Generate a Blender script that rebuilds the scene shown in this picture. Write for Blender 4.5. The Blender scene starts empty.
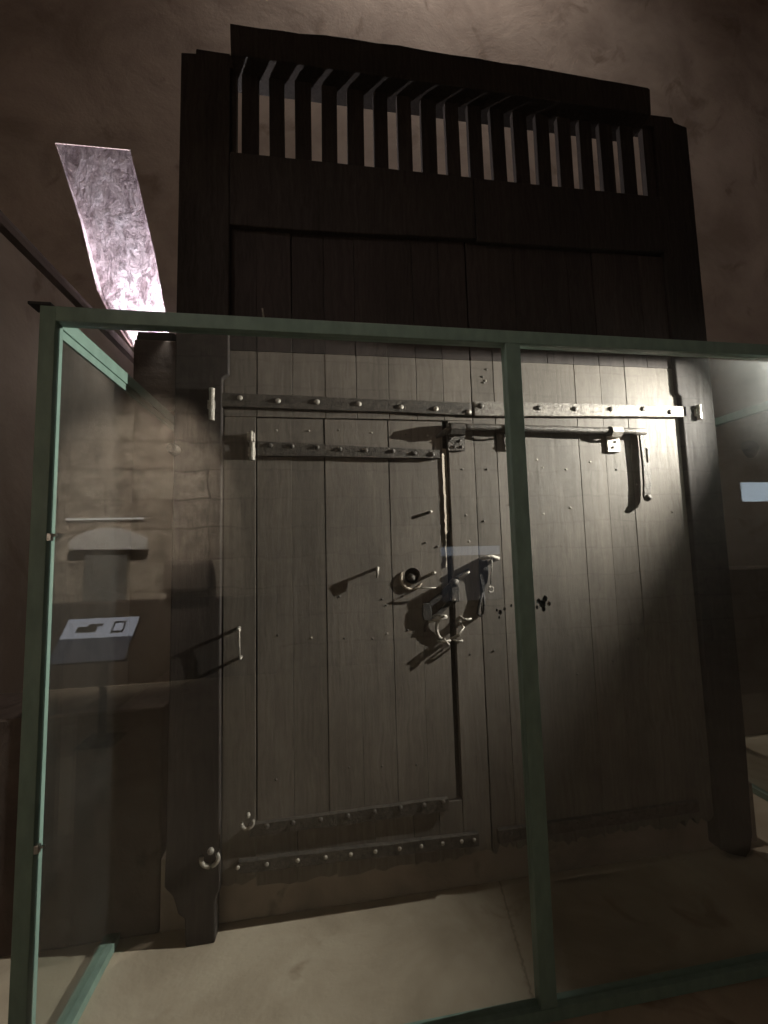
import bpy, bmesh, math, random
from mathutils import Vector, Matrix
random.seed(7)
scene = bpy.context.scene
COL = scene.collection

# ------------------------------------------------------------------ materials
def new_mat(name):
    m = bpy.data.materials.new(name); m.use_nodes = True
    nt = m.node_tree; nt.nodes.clear()
    out = nt.nodes.new('ShaderNodeOutputMaterial')
    return m, nt, out
def nd(nt, kind, **kw):
    n = nt.nodes.new(kind)
    for k, v in kw.items():
        if k in n.inputs.keys(): n.inputs[k].default_value = v
        else: setattr(n, k, v)
    return n
def ramp(nt, stops):
    r = nt.nodes.new('ShaderNodeValToRGB'); e = r.color_ramp.elements
    while len(e) < len(stops): e.new(0.5)
    for i, (p, c) in enumerate(stops):
        e[i].position = p
        e[i].color = (c, c, c, 1) if isinstance(c, (int, float)) else (*c, 1)
    return r
def coords(nt, scale):
    g = nt.nodes.new('ShaderNodeNewGeometry')          # world position: the same grain from any viewpoint
    mp = nt.nodes.new('ShaderNodeMapping'); mp.inputs['Scale'].default_value = scale
    nt.links.new(g.outputs['Position'], mp.inputs['Vector'])
    return mp
def bump(nt, h, strength, dist, prev=None):
    b = nt.nodes.new('ShaderNodeBump'); b.inputs['Strength'].default_value = strength; b.inputs['Distance'].default_value = dist
    nt.links.new(h, b.inputs['Height'])
    if prev: nt.links.new(prev.outputs['Normal'], b.inputs['Normal'])
    return b
def mix(nt, a, b, fac, mode='MIX'):
    m = nt.nodes.new('ShaderNodeMix'); m.data_type = 'RGBA'; m.blend_type = mode
    for s, v in ((m.inputs[6], a), (m.inputs[7], b), (m.inputs[0], fac)):
        if hasattr(v, 'is_linked') or hasattr(v, 'links'): nt.links.new(v, s)
        elif isinstance(v, (int, float)): s.default_value = v
        else: s.default_value = (*v, 1)
    return m.outputs[2]

def wood(name, dark, light, rough=0.62, streak=1.0, tone=True):
    m, nt, out = new_mat(name)
    p = nd(nt, 'ShaderNodeBsdfPrincipled'); nt.links.new(p.outputs[0], out.inputs[0])
    grain = nd(nt, 'ShaderNodeTexNoise', Scale=1.0, Detail=7.0, Roughness=0.65)
    g0 = nt.nodes.new('ShaderNodeNewGeometry')
    wn = nd(nt, 'ShaderNodeTexNoise', Scale=5.0, Detail=2.0); nt.links.new(g0.outputs['Position'], wn.inputs['Vector'])
    ws = nd(nt, 'ShaderNodeVectorMath', operation='SCALE'); ws.inputs['Scale'].default_value = 3.2
    nt.links.new(wn.outputs['Color'], ws.inputs[0])
    an = nd(nt, 'ShaderNodeAttribute', attribute_name='tone')
    am = nd(nt, 'ShaderNodeMath', operation='MULTIPLY'); am.inputs[1].default_value = 61.7; nt.links.new(an.outputs['Fac'], am.inputs[0])
    ac = nt.nodes.new('ShaderNodeCombineXYZ'); nt.links.new(am.outputs[0], ac.inputs[2])
    v1 = nd(nt, 'ShaderNodeVectorMath', operation='ADD'); v2 = nd(nt, 'ShaderNodeVectorMath', operation='ADD')
    nt.links.new(coords(nt, (75, 75, 3.2)).outputs[0], v1.inputs[0]); nt.links.new(ws.outputs[0], v1.inputs[1])
    nt.links.new(v1.outputs[0], v2.inputs[0]); nt.links.new(ac.outputs[0], v2.inputs[1])
    nt.links.new(v2.outputs[0], grain.inputs['Vector'])
    blot = nd(nt, 'ShaderNodeTexNoise', Scale=1.0, Detail=4.0, Roughness=0.6)
    nt.links.new(coords(nt, (5, 5, 1.6)).outputs[0], blot.inputs['Vector'])
    fine = nd(nt, 'ShaderNodeTexNoise', Scale=1.0, Detail=3.0)
    nt.links.new(coords(nt, (160, 160, 60)).outputs[0], fine.inputs['Vector'])
    r1 = ramp(nt, [(0.30, dark), (0.72, light)]); nt.links.new(grain.outputs[0], r1.inputs[0])
    r2 = ramp(nt, [(0.25, 0.72), (0.75, 1.18)]); nt.links.new(blot.outputs[0], r2.inputs[0])
    c = mix(nt, r1.outputs[0], r2.outputs[0], 1.0, 'MULTIPLY')
    if tone:
        at = nd(nt, 'ShaderNodeAttribute', attribute_name='tone')
        cm = nt.nodes.new('ShaderNodeCombineColor')
        for i in range(3): nt.links.new(at.outputs['Fac'], cm.inputs[i])
        c = mix(nt, c, cm.outputs[0], 1.0, 'MULTIPLY')
    nt.links.new(c, p.inputs['Base Color'])
    rr = ramp(nt, [(0.3, rough + .14), (0.7, rough - .06)]); nt.links.new(grain.outputs[0], rr.inputs[0])
    nt.links.new(rr.outputs[0], p.inputs['Roughness'])
    p.inputs['Specular IOR Level'].default_value = 0.35
    b = bump(nt, grain.outputs[0], 0.22 * streak, 0.004)
    b2 = bump(nt, fine.outputs[0], 0.18, 0.002, b)
    nt.links.new(b2.outputs[0], p.inputs['Normal'])
    return m

def iron(name, dark, light, metallic=0.35, rough=0.55):
    m, nt, out = new_mat(name)
    p = nd(nt, 'ShaderNodeBsdfPrincipled'); nt.links.new(p.outputs[0], out.inputs[0])
    a = nd(nt, 'ShaderNodeTexNoise', Scale=1.0, Detail=6.0, Roughness=0.7)
    nt.links.new(coords(nt, (60, 60, 60)).outputs[0], a.inputs['Vector'])
    v = nd(nt, 'ShaderNodeTexVoronoi', Scale=1.0)
    nt.links.new(coords(nt, (140, 140, 140)).outputs[0], v.inputs['Vector'])
    r = ramp(nt, [(0.35, dark), (0.68, light)]); nt.links.new(a.outputs[0], r.inputs[0])
    nt.links.new(r.outputs[0], p.inputs['Base Color'])
    p.inputs['Metallic'].default_value = metallic; p.inputs['Roughness'].default_value = rough
    b = bump(nt, a.outputs[0], 0.6, 0.006); b2 = bump(nt, v.outputs[0], 0.35, 0.003, b)
    nt.links.new(b2.outputs[0], p.inputs['Normal'])
    return m

def plaster(name, c0, c1, c2, stain, scale=1.0, bmp=0.35, rough=0.9, crack=None):
    m, nt, out = new_mat(name)
    p = nd(nt, 'ShaderNodeBsdfPrincipled', Roughness=rough); nt.links.new(p.outputs[0], out.inputs[0])
    p.inputs['Specular IOR Level'].default_value = 0.15
    a = nd(nt, 'ShaderNodeTexNoise', Scale=1.3 * scale, Detail=9.0, Roughness=0.62, Distortion=0.4)
    nt.links.new(coords(nt, (1, 1, 1)).outputs[0], a.inputs['Vector'])
    s = nd(nt, 'ShaderNodeTexNoise', Scale=2.4 * scale, Detail=5.0, Roughness=0.55, Distortion=0.8)
    nt.links.new(coords(nt, (1.15, 1.0, 0.8)).outputs[0], s.inputs['Vector'])
    f = nd(nt, 'ShaderNodeTexNoise', Scale=38.0 * scale, Detail=4.0)
    nt.links.new(coords(nt, (1, 1, 1)).outputs[0], f.inputs['Vector'])
    r = ramp(nt, [(0.34, c0), (0.5, c1), (0.66, c2)]); nt.links.new(a.outputs[0], r.inputs[0])
    rs = ramp(nt, [(0.60, 0.0), (0.70, 0.85)]); nt.links.new(s.outputs[0], rs.inputs[0])
    c = mix(nt, r.outputs[0], stain, rs.outputs[0])
    if crack:
        (x0, y0), (x1, y1) = crack; d = Vector((x1 - x0, y1 - y0)).normalized()
        g = nt.nodes.new('ShaderNodeNewGeometry')
        dt = nd(nt, 'ShaderNodeVectorMath', operation='DOT_PRODUCT'); dt.inputs[1].default_value = (-d.y, d.x, 0)
        nt.links.new(g.outputs['Position'], dt.inputs[0])
        wv = nd(nt, 'ShaderNodeMath', operation='MULTIPLY_ADD'); wv.inputs[1].default_value = .03; wv.inputs[2].default_value = d.y * x0 - d.x * y0 - .015
        nt.links.new(f.outputs[0], wv.inputs[0])
        sm = nd(nt, 'ShaderNodeMath', operation='ADD'); nt.links.new(dt.outputs['Value'], sm.inputs[0]); nt.links.new(wv.outputs[0], sm.inputs[1])
        ab = nd(nt, 'ShaderNodeMath', operation='ABSOLUTE'); nt.links.new(sm.outputs[0], ab.inputs[0])
        rc = ramp(nt, [(0.0015, 0.55), (0.006, 0.0)]); nt.links.new(ab.outputs[0], rc.inputs[0])
        c = mix(nt, c, (.12, .09, .06), rc.outputs[0])
    nt.links.new(c, p.inputs['Base Color'])
    b = bump(nt, a.outputs[0], bmp, 0.05); b2 = bump(nt, f.outputs[0], bmp * .8, 0.006, b)
    nt.links.new(b2.outputs[0], p.inputs['Normal'])
    return m

def slab_stone(name):
    # whitewash scraped off in streaks
    m, nt, out = new_mat(name)
    p = nd(nt, 'ShaderNodeBsdfPrincipled', Roughness=0.85); nt.links.new(p.outputs[0], out.inputs[0])
    a = nd(nt, 'ShaderNodeTexNoise', Scale=1.0, Detail=8.0, Roughness=0.68, Distortion=0.6)
    mp = coords(nt, (9, 9, 5)); mp.inputs['Rotation'].default_value = (0, math.radians(-18), 0)
    nt.links.new(mp.outputs[0], a.inputs['Vector'])
    k = nd(nt, 'ShaderNodeTexNoise', Scale=1.0, Detail=6.0, Roughness=0.7)
    mk = coords(nt, (24, 24, 10)); mk.inputs['Rotation'].default_value = (0, math.radians(-22), 0)
    nt.links.new(mk.outputs[0], k.inputs['Vector'])
    r = ramp(nt, [(0.36, (.26, .20, .205)), (0.5, (.58, .49, .50)), (0.64, (.74, .67, .68))]); nt.links.new(a.outputs[0], r.inputs[0])
    rk = ramp(nt, [(0.50, 0.0), (0.58, 0.95)]); nt.links.new(k.outputs[0], rk.inputs[0])
    # scars gather in the lower half of the slit
    g = nt.nodes.new('ShaderNodeNewGeometry'); sx = nt.nodes.new('ShaderNodeSeparateXYZ'); nt.links.new(g.outputs['Position'], sx.inputs[0])
    rz = nt.nodes.new('ShaderNodeMapRange'); rz.inputs[1].default_value = 3.7; rz.inputs[2].default_value = 4.9
    rz.inputs[3].default_value = 1.0; rz.inputs[4].default_value = 0.35
    nt.links.new(sx.outputs[2], rz.inputs[0])
    mu = nd(nt, 'ShaderNodeMath', operation='MULTIPLY'); nt.links.new(rk.outputs[0], mu.inputs[0]); nt.links.new(rz.outputs[0], mu.inputs[1])
    c = mix(nt, r.outputs[0], (.13, .10, .10), mu.outputs[0])
    nt.links.new(c, p.inputs['Base Color'])
    b = bump(nt, a.outputs[0], 0.6, 0.03); b2 = bump(nt, k.outputs[0], 0.5, 0.012, b)
    nt.links.new(b2.outputs[0], p.inputs['Normal'])
    return m

def masonry(name):
    m, nt, out = new_mat(name)
    p = nd(nt, 'ShaderNodeBsdfPrincipled', Roughness=0.9); nt.links.new(p.outputs[0], out.inputs[0])
    g = nt.nodes.new('ShaderNodeNewGeometry'); sx = nt.nodes.new('ShaderNodeSeparateXYZ'); nt.links.new(g.outputs['Position'], sx.inputs[0])
    cx = nt.nodes.new('ShaderNodeCombineXYZ'); nt.links.new(sx.outputs[0], cx.inputs[0]); nt.links.new(sx.outputs[2], cx.inputs[1])
    wob = nd(nt, 'ShaderNodeTexNoise', Scale=2.5, Detail=3.0); nt.links.new(cx.outputs[0], wob.inputs['Vector'])
    wadd = nd(nt, 'ShaderNodeMixRGB', Fac=0.16); wadd.blend_type = 'ADD'
    nt.links.new(cx.outputs[0], wadd.inputs[1]); nt.links.new(wob.outputs[1], wadd.inputs[2])
    br = nd(nt, 'ShaderNodeTexBrick', Scale=1.0)
    br.inputs['Color1'].default_value = (.60, .53, .44, 1); br.inputs['Color2'].default_value = (.46, .39, .32, 1)
    br.inputs['Mortar'].default_value = (.27, .225, .18, 1)
    br.inputs['Brick Width'].default_value = 0.95; br.inputs['Row Height'].default_value = 0.40; br.inputs['Mortar Size'].default_value = 0.014
    br.inputs['Mortar Smooth'].default_value = 0.4
    nt.links.new(wadd.outputs[0], br.inputs['Vector'])
    n = nd(nt, 'ShaderNodeTexNoise', Scale=6.0, Detail=8.0, Roughness=0.65); nt.links.new(cx.outputs[0], n.inputs['Vector'])
    r = ramp(nt, [(0.3, 0.45), (0.7, 1.25)]); nt.links.new(n.outputs[0], r.inputs[0])
    c = mix(nt, br.outputs[0], r.outputs[0], 1.0, 'MULTIPLY'); nt.links.new(c, p.inputs['Base Color'])
    b = bump(nt, n.outputs[0], 0.6, 0.04); b2 = bump(nt, br.outputs[1], -0.3, 0.02, b)
    nt.links.new(b2.outputs[0], p.inputs['Normal'])
    return m

def plain(name, col, rough=0.5, metallic=0.0, spec=0.5, noise=0.0):
    m, nt, out = new_mat(name)
    p = nd(nt, 'ShaderNodeBsdfPrincipled', Roughness=rough, Metallic=metallic); nt.links.new(p.outputs[0], out.inputs[0])
    p.inputs['Specular IOR Level'].default_value = spec
    n = nd(nt, 'ShaderNodeTexNoise', Scale=1.0, Detail=5.0); nt.links.new(coords(nt, (30, 30, 12)).outputs[0], n.inputs['Vector'])
    r = ramp(nt, [(0.3, tuple(v * (1 - noise) for v in col)), (0.7, tuple(min(1, v * (1 + noise)) for v in col))])
    nt.links.new(n.outputs[0], r.inputs[0]); nt.links.new(r.outputs[0], p.inputs['Base Color'])
    return m

def emit(name, col, s):
    m, nt, out = new_mat(name)
    e = nd(nt, 'ShaderNodeEmission', Strength=s); e.inputs[0].default_value = (*col, 1)
    nt.links.new(e.outputs[0], out.inputs[0]); return m

def pane_glass(name):
    m, nt, out = new_mat(name)
    g = nt.nodes.new('ShaderNodeNewGeometry')
    dt = nd(nt, 'ShaderNodeVectorMath', operation='DOT_PRODUCT')
    nt.links.new(g.outputs['Normal'], dt.inputs[0]); nt.links.new(g.outputs['Incoming'], dt.inputs[1])
    ab = nd(nt, 'ShaderNodeMath', operation='ABSOLUTE'); nt.links.new(dt.outputs['Value'], ab.inputs[0])
    om = nd(nt, 'ShaderNodeMath', operation='SUBTRACT'); om.inputs[0].default_value = 1.0; nt.links.new(ab.outputs[0], om.inputs[1])
    pw = nd(nt, 'ShaderNodeMath', operation='POWER'); pw.inputs[1].default_value = 5.0; nt.links.new(om.outputs[0], pw.inputs[0])
    ma = nd(nt, 'ShaderNodeMath', operation='MULTIPLY_ADD'); ma.inputs[1].default_value = 0.95; ma.inputs[2].default_value = 0.045
    nt.links.new(pw.outputs[0], ma.inputs[0])
    tr = nt.nodes.new('ShaderNodeBsdfTransparent'); tr.inputs[0].default_value = (.955, .975, .965, 1)
    gl = nd(nt, 'ShaderNodeBsdfGlossy', Roughness=0.0); gl.inputs[0].default_value = (1, 1, 1, 1)
    mx = nt.nodes.new('ShaderNodeMixShader')
    nt.links.new(ma.outputs[0], mx.inputs[0]); nt.links.new(tr.outputs[0], mx.inputs[1]); nt.links.new(gl.outputs[0], mx.inputs[2])
    # a film of dust, raised at the upper right to paint in the lamp's haze
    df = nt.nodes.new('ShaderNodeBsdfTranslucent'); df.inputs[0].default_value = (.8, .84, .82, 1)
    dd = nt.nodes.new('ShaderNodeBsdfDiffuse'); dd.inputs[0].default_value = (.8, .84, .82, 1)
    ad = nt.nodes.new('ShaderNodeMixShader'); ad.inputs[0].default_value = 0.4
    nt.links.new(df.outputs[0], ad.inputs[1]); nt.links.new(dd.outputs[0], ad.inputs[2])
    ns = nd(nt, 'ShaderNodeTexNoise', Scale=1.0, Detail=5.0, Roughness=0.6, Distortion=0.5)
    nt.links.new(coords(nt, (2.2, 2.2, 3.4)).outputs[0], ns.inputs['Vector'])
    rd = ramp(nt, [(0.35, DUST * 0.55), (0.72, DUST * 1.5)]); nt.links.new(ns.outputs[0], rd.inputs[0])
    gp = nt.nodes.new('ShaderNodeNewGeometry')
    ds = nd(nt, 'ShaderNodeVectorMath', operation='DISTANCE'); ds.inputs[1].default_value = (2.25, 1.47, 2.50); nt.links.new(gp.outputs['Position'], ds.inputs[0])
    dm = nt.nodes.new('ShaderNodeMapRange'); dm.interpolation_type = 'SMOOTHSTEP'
    dm.inputs[1].default_value = .25; dm.inputs[2].default_value = .80; dm.inputs[3].default_value = 20.0; dm.inputs[4].default_value = 1.0  # denser towards the lamp: its haze is put into the dust amount
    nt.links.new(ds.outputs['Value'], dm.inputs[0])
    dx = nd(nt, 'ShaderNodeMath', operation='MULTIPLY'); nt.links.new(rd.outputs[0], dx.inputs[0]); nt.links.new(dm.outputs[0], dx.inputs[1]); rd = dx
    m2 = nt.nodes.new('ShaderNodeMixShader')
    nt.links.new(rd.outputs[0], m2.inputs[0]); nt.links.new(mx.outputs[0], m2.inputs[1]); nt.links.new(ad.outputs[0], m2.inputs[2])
    nt.links.new(m2.outputs[0], out.inputs[0])
    return m
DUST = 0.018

M = dict(
    leaf=wood('weathered_board', (.125, .106, .088), (.195, .168, .143)),
    frame=wood('tarred_timber', (.022, .017, .015), (.046, .036, .031), rough=0.75),
    tar=wood('tarred_boards', (.026, .0195, .0175), (.046, .035, .031), rough=0.7),
    raw=wood('raw_split_wood', (.30, .25, .20), (.44, .375, .30), rough=0.8, tone=False),
    iron=iron('wrought_iron', (.036, .031, .027), (.125, .107, .09)),
    iron_worn=iron('rubbed_iron', (.26, .235, .20), (.52, .47, .41), metallic=0.3),
    blackiron=iron('blackened_iron', (.016, .014, .013), (.05, .044, .04), rough=.65),
    iron_dull=iron('dull_iron', (.10, .088, .075), (.26, .23, .20)),
    plaster=plaster('stained_plaster', (.31, .255, .22), (.41, .345, .30), (.48, .41, .36), (.25, .20, .165), 1.0),
    stone=plaster('grey_dressed_stone', (.20, .165, .14), (.27, .225, .19), (.33, .28, .24), (.15, .12, .10), 2.0),
    darkstone=plaster('dark_sooted_stone', (.07, .055, .048), (.10, .08, .07), (.13, .105, .09), (.05, .04, .035), 2.0),  # dark stone; on the side wall's ledge the tone stands in for shade
    floor=plaster('worn_pale_flag_floor', (.36, .30, .225), (.45, .38, .29), (.52, .45, .35), (.30, .24, .175), 1.6, 0.2, crack=((.78, 1.85), (.72, 1.55))),
    slab=slab_stone('scraped_whitewash'),
    masonry=masonry('coursed_stone_blocks'),
    green=plain('green_painted_steel', (.20, .295, .25), 0.5, 0.0, 0.4, 0.12),
    black=plain('black_painted_metal', (.012, .012, .013), 0.5, 0.0, 0.4, 0.2),
    chrome=plain('zinc_fitting', (.5, .5, .48), 0.35, 0.9, 0.5, 0.1),
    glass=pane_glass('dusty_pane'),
    pale=plaster('pale_lintel_stone', (.72, .71, .70), (.82, .81, .80), (.88, .87, .86), (.5, .49, .48), 5.0),
    greyboard=plain('grey_door_board', (.20, .20, .19), 0.6, 0, .4, .15),
)

# ------------------------------------------------------------------ mesh helpers
def BM():
    bm = bmesh.new(); bm.faces.layers.float.new('tone'); return bm
def set_tone(bm, faces, t):
    l = bm.faces.layers.float['tone']
    for f in faces: f[l] = t
def hull_faces(bm, v, idx, tone):
    fs = [bm.faces.new([v[i] for i in q]) for q in idx]; set_tone(bm, fs, tone); return fs
BOXF = [(0, 3, 2, 1), (4, 5, 6, 7), (0, 1, 5, 4), (1, 2, 6, 5), (2, 3, 7, 6), (3, 0, 4, 7)]
def box(bm, x0, x1, y0, y1, z0, z1, tone=1.0):
    v = [bm.verts.new(p) for p in ((x0, y0, z0), (x1, y0, z0), (x1, y1, z0), (x0, y1, z0), (x0, y0, z1), (x1, y0, z1), (x1, y1, z1), (x0, y1, z1))]
    return hull_faces(bm, v, BOXF, tone)
def prism(bm, pts, y0, y1, tone=1.0):
    """outline in x,z swept from y0 (front) to y1 (back)"""
    a = [bm.verts.new((x, y0, z)) for x, z in pts]; b = [bm.verts.new((x, y1, z)) for x, z in pts]
    n = len(pts); fs = [bm.faces.new(a), bm.faces.new(list(reversed(b)))]
    for i in range(n): fs.append(bm.faces.new((a[i], b[i], b[(i + 1) % n], a[(i + 1) % n])))
    set_tone(bm, fs, tone); return fs
def tube(bm, pts, r, n=10, tone=1.0, cap=True):
    pts = [Vector(p) for p in pts]; rs = r if isinstance(r, (list, tuple)) else [r] * len(pts)
    rings = []; ref = None
    for i, p in enumerate(pts):
        t = (pts[min(i + 1, len(pts) - 1)] - pts[max(i - 1, 0)]).normalized()
        if ref is None: ref = Vector((0, 0, 1)) if abs(t.z) < .9 else Vector((1, 0, 0))
        u = t.cross(ref).normalized(); w = t.cross(u).normalized(); ref = -w if False else w.cross(t).cross(t) * -1 if False else ref
        rings.append([bm.verts.new(p + (u * math.cos(2 * math.pi * k / n) + w * math.sin(2 * math.pi * k / n)) * rs[i]) for k in range(n)])
    fs = []
    for a, b in zip(rings, rings[1:]):
        for k in range(n): fs.append(bm.faces.new((a[k], a[(k + 1) % n], b[(k + 1) % n], b[k])))
    if cap: fs += [bm.faces.new(list(reversed(rings[0]))), bm.faces.new(rings[-1])]
    set_tone(bm, fs, tone); return fs
def ball(bm, c, s, seg=14, ring=8, tone=1.0):
    r = bmesh.ops.create_uvsphere(bm, u_segments=seg, v_segments=ring, radius=1.0)
    bmesh.ops.transform(bm, matrix=Matrix.Translation(c) @ Matrix.Diagonal((*s, 1)), verts=r['verts'])
    fs = {f for v in r['verts'] for f in v.link_faces}; set_tone(bm, fs, tone)
def wpos(o):
    p = Vector((0, 0, 0))
    while o: p += o.location; o = o.parent
    return p
def obj(name, bm, mat, parent=None, bevel=0.0, smooth=False, at=None, sub=0):
    """link the mesh as one object; vertices come in place coordinates, origin moves to `at` (or the parent's)"""
    bmesh.ops.recalc_face_normals(bm, faces=bm.faces)
    org = Vector(at) if at is not None else (wpos(parent) if parent else Vector((0, 0, 0)))
    bmesh.ops.translate(bm, verts=bm.verts, vec=-org)
    me = bpy.data.meshes.new(name); bm.to_mesh(me); bm.free()
    me.materials.append(mat)
    if smooth:
        for p in me.polygons: p.use_smooth = True
    o = bpy.data.objects.new(name, me); COL.objects.link(o)
    if parent: o.parent = parent; o.location = org - wpos(parent)
    else: o.location = org
    if bevel:
        b = o.modifiers.new('edge', 'BEVEL'); b.width = bevel; b.segments = 2; b.limit_method = 'ANGLE'; b.angle_limit = 0.6
    return o
def copy_part(o, loc, parent):
    c = o.copy(); COL.objects.link(c); c.parent = parent; c.location = Vector(loc) - wpos(parent); return c
def thing(name, label, cat, loc, group=None):
    o = bpy.data.objects.new(name, None); COL.objects.link(o); o.location = loc; o.empty_display_size = .1
    o['label'] = label; o['category'] = cat
    if group: o['group'] = group
    return o
def struct(name, bm, mat, label=None, **kw):
    o = obj(name, bm, mat, **kw); o['kind'] = 'structure'
    if label: o['label'] = label
    return o
def carve(o, cutter_bm):
    """cut the cutter's volume out of o for good"""
    bmesh.ops.recalc_face_normals(cutter_bm, faces=cutter_bm.faces)
    bmesh.ops.translate(cutter_bm, verts=cutter_bm.verts, vec=-wpos(o))
    me = bpy.data.meshes.new('cut'); cutter_bm.to_mesh(me); cutter_bm.free()
    c = bpy.data.objects.new('cut', me); COL.objects.link(c)
    c.location = wpos(o)
    mats = list(o.data.materials); mods = [m for m in o.modifiers]
    b = o.modifiers.new('cut', 'BOOLEAN'); b.operation = 'DIFFERENCE'; b.object = c; b.solver = 'EXACT'; b.use_self = True
    for m in mods: m.show_viewport = False
    bpy.context.view_layer.update()
    dg = bpy.context.evaluated_depsgraph_get()
    nm = bpy.data.meshes.new_from_object(o.evaluated_get(dg)); nm.name = o.data.name
    o.modifiers.remove(b); o.data = nm
    nm.materials.clear()
    for m in mats: nm.materials.append(m)
    for m in mods: m.show_viewport = True
    bpy.data.objects.remove(c)
def aim(o, target):
    bpy.context.view_layer.update()
    d = Vector(target) - wpos(o); o.rotation_euler = d.to_track_quat('-Z', 'Y').to_euler()
def lamp(kind, parent, loc, target, power, col, **kw):
    l = bpy.data.lights.new('light_source', kind); l.energy = power; l.color = col
    for k, v in kw.items(): setattr(l, k, v)
    o = bpy.data.objects.new('light_source', l); COL.objects.link(o)
    o.parent = parent; o.location = Vector(loc) - wpos(parent); aim(o, target); return o
def jag(a, b, n, amp, z):
    """points from x=a to x=b at about height z with a ragged line"""
    return [(a + (b - a) * i / n, z + random.uniform(-amp, amp)) for i in range(n + 1)]

# ------------------------------------------------------------------ the room
YB = 3.85     # wall behind the gate
bm = BM(); box(bm, -6, 8.2, -3.2, 4.2, -0.2, 0.0); struct('floor', bm, M['floor'], 'worn pale stone floor in front of the gate')
bm = BM(); box(bm, -4.2, 8.2, YB, YB + 0.5, 0, 10.5)
wb = struct('wall_back', bm, M['plaster'], 'stained plaster wall rising behind the old gate')
# leaning window slit in the back wall
SL = [(-2.314, 5.303), (-1.690, 5.312), (-1.596, 4.927), (-1.457, 4.307), (-1.363, 3.789), (-1.299, 3.464), (-1.292, 3.435), (-1.64, 3.435), (-1.834, 3.742), (-1.929, 3.94), (-2.087, 4.586)]
c = BM(); prism(c, SL, YB - .2, YB + 0.22); carve(wb, c)
c = BM(); box(c, -1.62, -1.27, YB + .03, YB + .25, 2.98, 3.60); carve(wb, c)      # chamber behind the sill of the slit, where the light sits
c = BM()      # putlog hole at the right
prism(c, [(4.64 + .115 * math.cos(a) * (1 + .15 * math.sin(3 * a)), 2.565 + .10 * math.sin(a)) for a in [i * math.pi / 8 for i in range(16)]], YB - .2, YB + .40); carve(wb, c)
# lining of the slit: scraped whitewash, back and cheeks
bm = BM()
inner = [bm.verts.new((x, YB + .003 + (5.312 - z) * .075, z)) for x, z in SL]; outer = [bm.verts.new((x, YB + .004, z)) for x, z in SL]
cxm = sum(p[0] for p in SL) / len(SL); czm = sum(p[1] for p in SL) / len(SL)
for v in inner + outer:
    v.co.x += (cxm - v.co.x) * .006
bm.faces.new(inner)
for i in range(len(SL)):
    j = (i + 1) % len(SL)
    if SL[i][1] > 3.44 or SL[j][1] > 3.44: bm.faces.new((inner[i], inner[j], outer[j], outer[i]))      # open at the sill, over the chamber
struct('window_1', bm, M['slab'], 'brightly lit leaning slit with scraped whitewash')
# left side wall with a rounded ledge along its top; above it the wall steps back
XW = -1.60
bm = BM(); box(bm, -4.2, XW, 2.0, YB, 0, 3.26); struct('wall_left', bm, M['plaster'], 'plaster side wall left of the glass case')
bm = BM()
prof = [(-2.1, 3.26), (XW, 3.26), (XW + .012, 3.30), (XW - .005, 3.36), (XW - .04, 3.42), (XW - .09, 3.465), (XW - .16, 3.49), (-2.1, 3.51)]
prism(bm, prof, 2.0, YB); struct('trim_1', bm, M['darkstone'], 'rounded dark stone ledge along the top of the side wall')  # dark material paints the shade along the ledge
# low dado left of the gate, stone sill under it
bm = BM(); box(bm, XW, -.70, 2.04, 2.42, 0, .93); struct('trim_2', bm, M['darkstone'], 'low dark stone dado left of the gate', bevel=.012)
bm = BM(); box(bm, -.70, 2.26, 2.04, 2.30, 0, .30); struct('trim_3', bm, M['stone'], 'stone sill under the gate', bevel=.01)
# corbel under the slit
bm = BM(); box(bm, -1.465, -1.12, 3.48, YB, 2.85, 3.325); struct('trim_4', bm, M['darkstone'], 'dark stone corbel under the lit slit', bevel=.015)
# dark low wall closing the floor at the right
bm = BM(); box(bm, 2.95, 6.0, 3.06, 3.30, 0, 1.35); struct('trim_6', bm, M['darkstone'], 'low dark stone wall right of the gate', bevel=.015)
# visitors' side
bm = BM(); box(bm, -6, 8.2, -3.3, -3.0, 0, 10.5); wr = struct('wall_rear', bm, M['masonry'], 'coursed stone wall facing the gate')
bm = BM(); box(bm, 8.2, 8.5, -3.3, 4.35, 0, 10.5); struct('wall_right', bm, M['plaster'])
bm = BM(); box(bm, -6.3, -6, -3.3, 4.35, 0, 10.5); struct('wall_far_left', bm, M['plaster'])
bm = BM(); box(bm, -6, -4.2, 2.0, 2.2, 0, 10.5); struct('wall_left_return', bm, M['plaster'])
bm = BM(); box(bm, -6.3, 8.5, -3.3, 4.4, 10.5, 10.7); struct('ceiling', bm, M['plaster'])

# ------------------------------------------------------------------ the gate
FY = 1.98          # front of the boards
G = thing('castle_gate', 'old dark timber double gate with a barred grille and iron straps inside the glass case', 'gate', (.765, 2.0, 0))
# posts
k = .988
bm = BM()
prism(bm, [(-.650, .42), (-.655, .24), (-.62, .20), (-.60, .13), (-.575, .11), (-.57, .0), (-.455, .0), (-.455, .16), (-.437, .2), (-.442, 1.2), (-.44, 2.4), (-.412, 2.42),
           (-.412, 4.06), (-.573, 4.062), (-.574, 4.036), (-.641, 4.03)], 1.955, 2.035, .9)
obj('post', bm, M['frame'], G, bevel=.006)
bm = BM()
prism(bm, [(1.955, .05), (2.02, .02), (2.09, .0), (2.12, .03), (2.14, .10), (2.155, .6), (2.155, 4.01), (2.075, 4.03), (2.062, 4.062), (1.935, 4.06), (1.935, 2.4), (1.955, 2.38)], 1.958, 2.035, .8)
obj('post', bm, M['frame'], G, bevel=.006)
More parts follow.
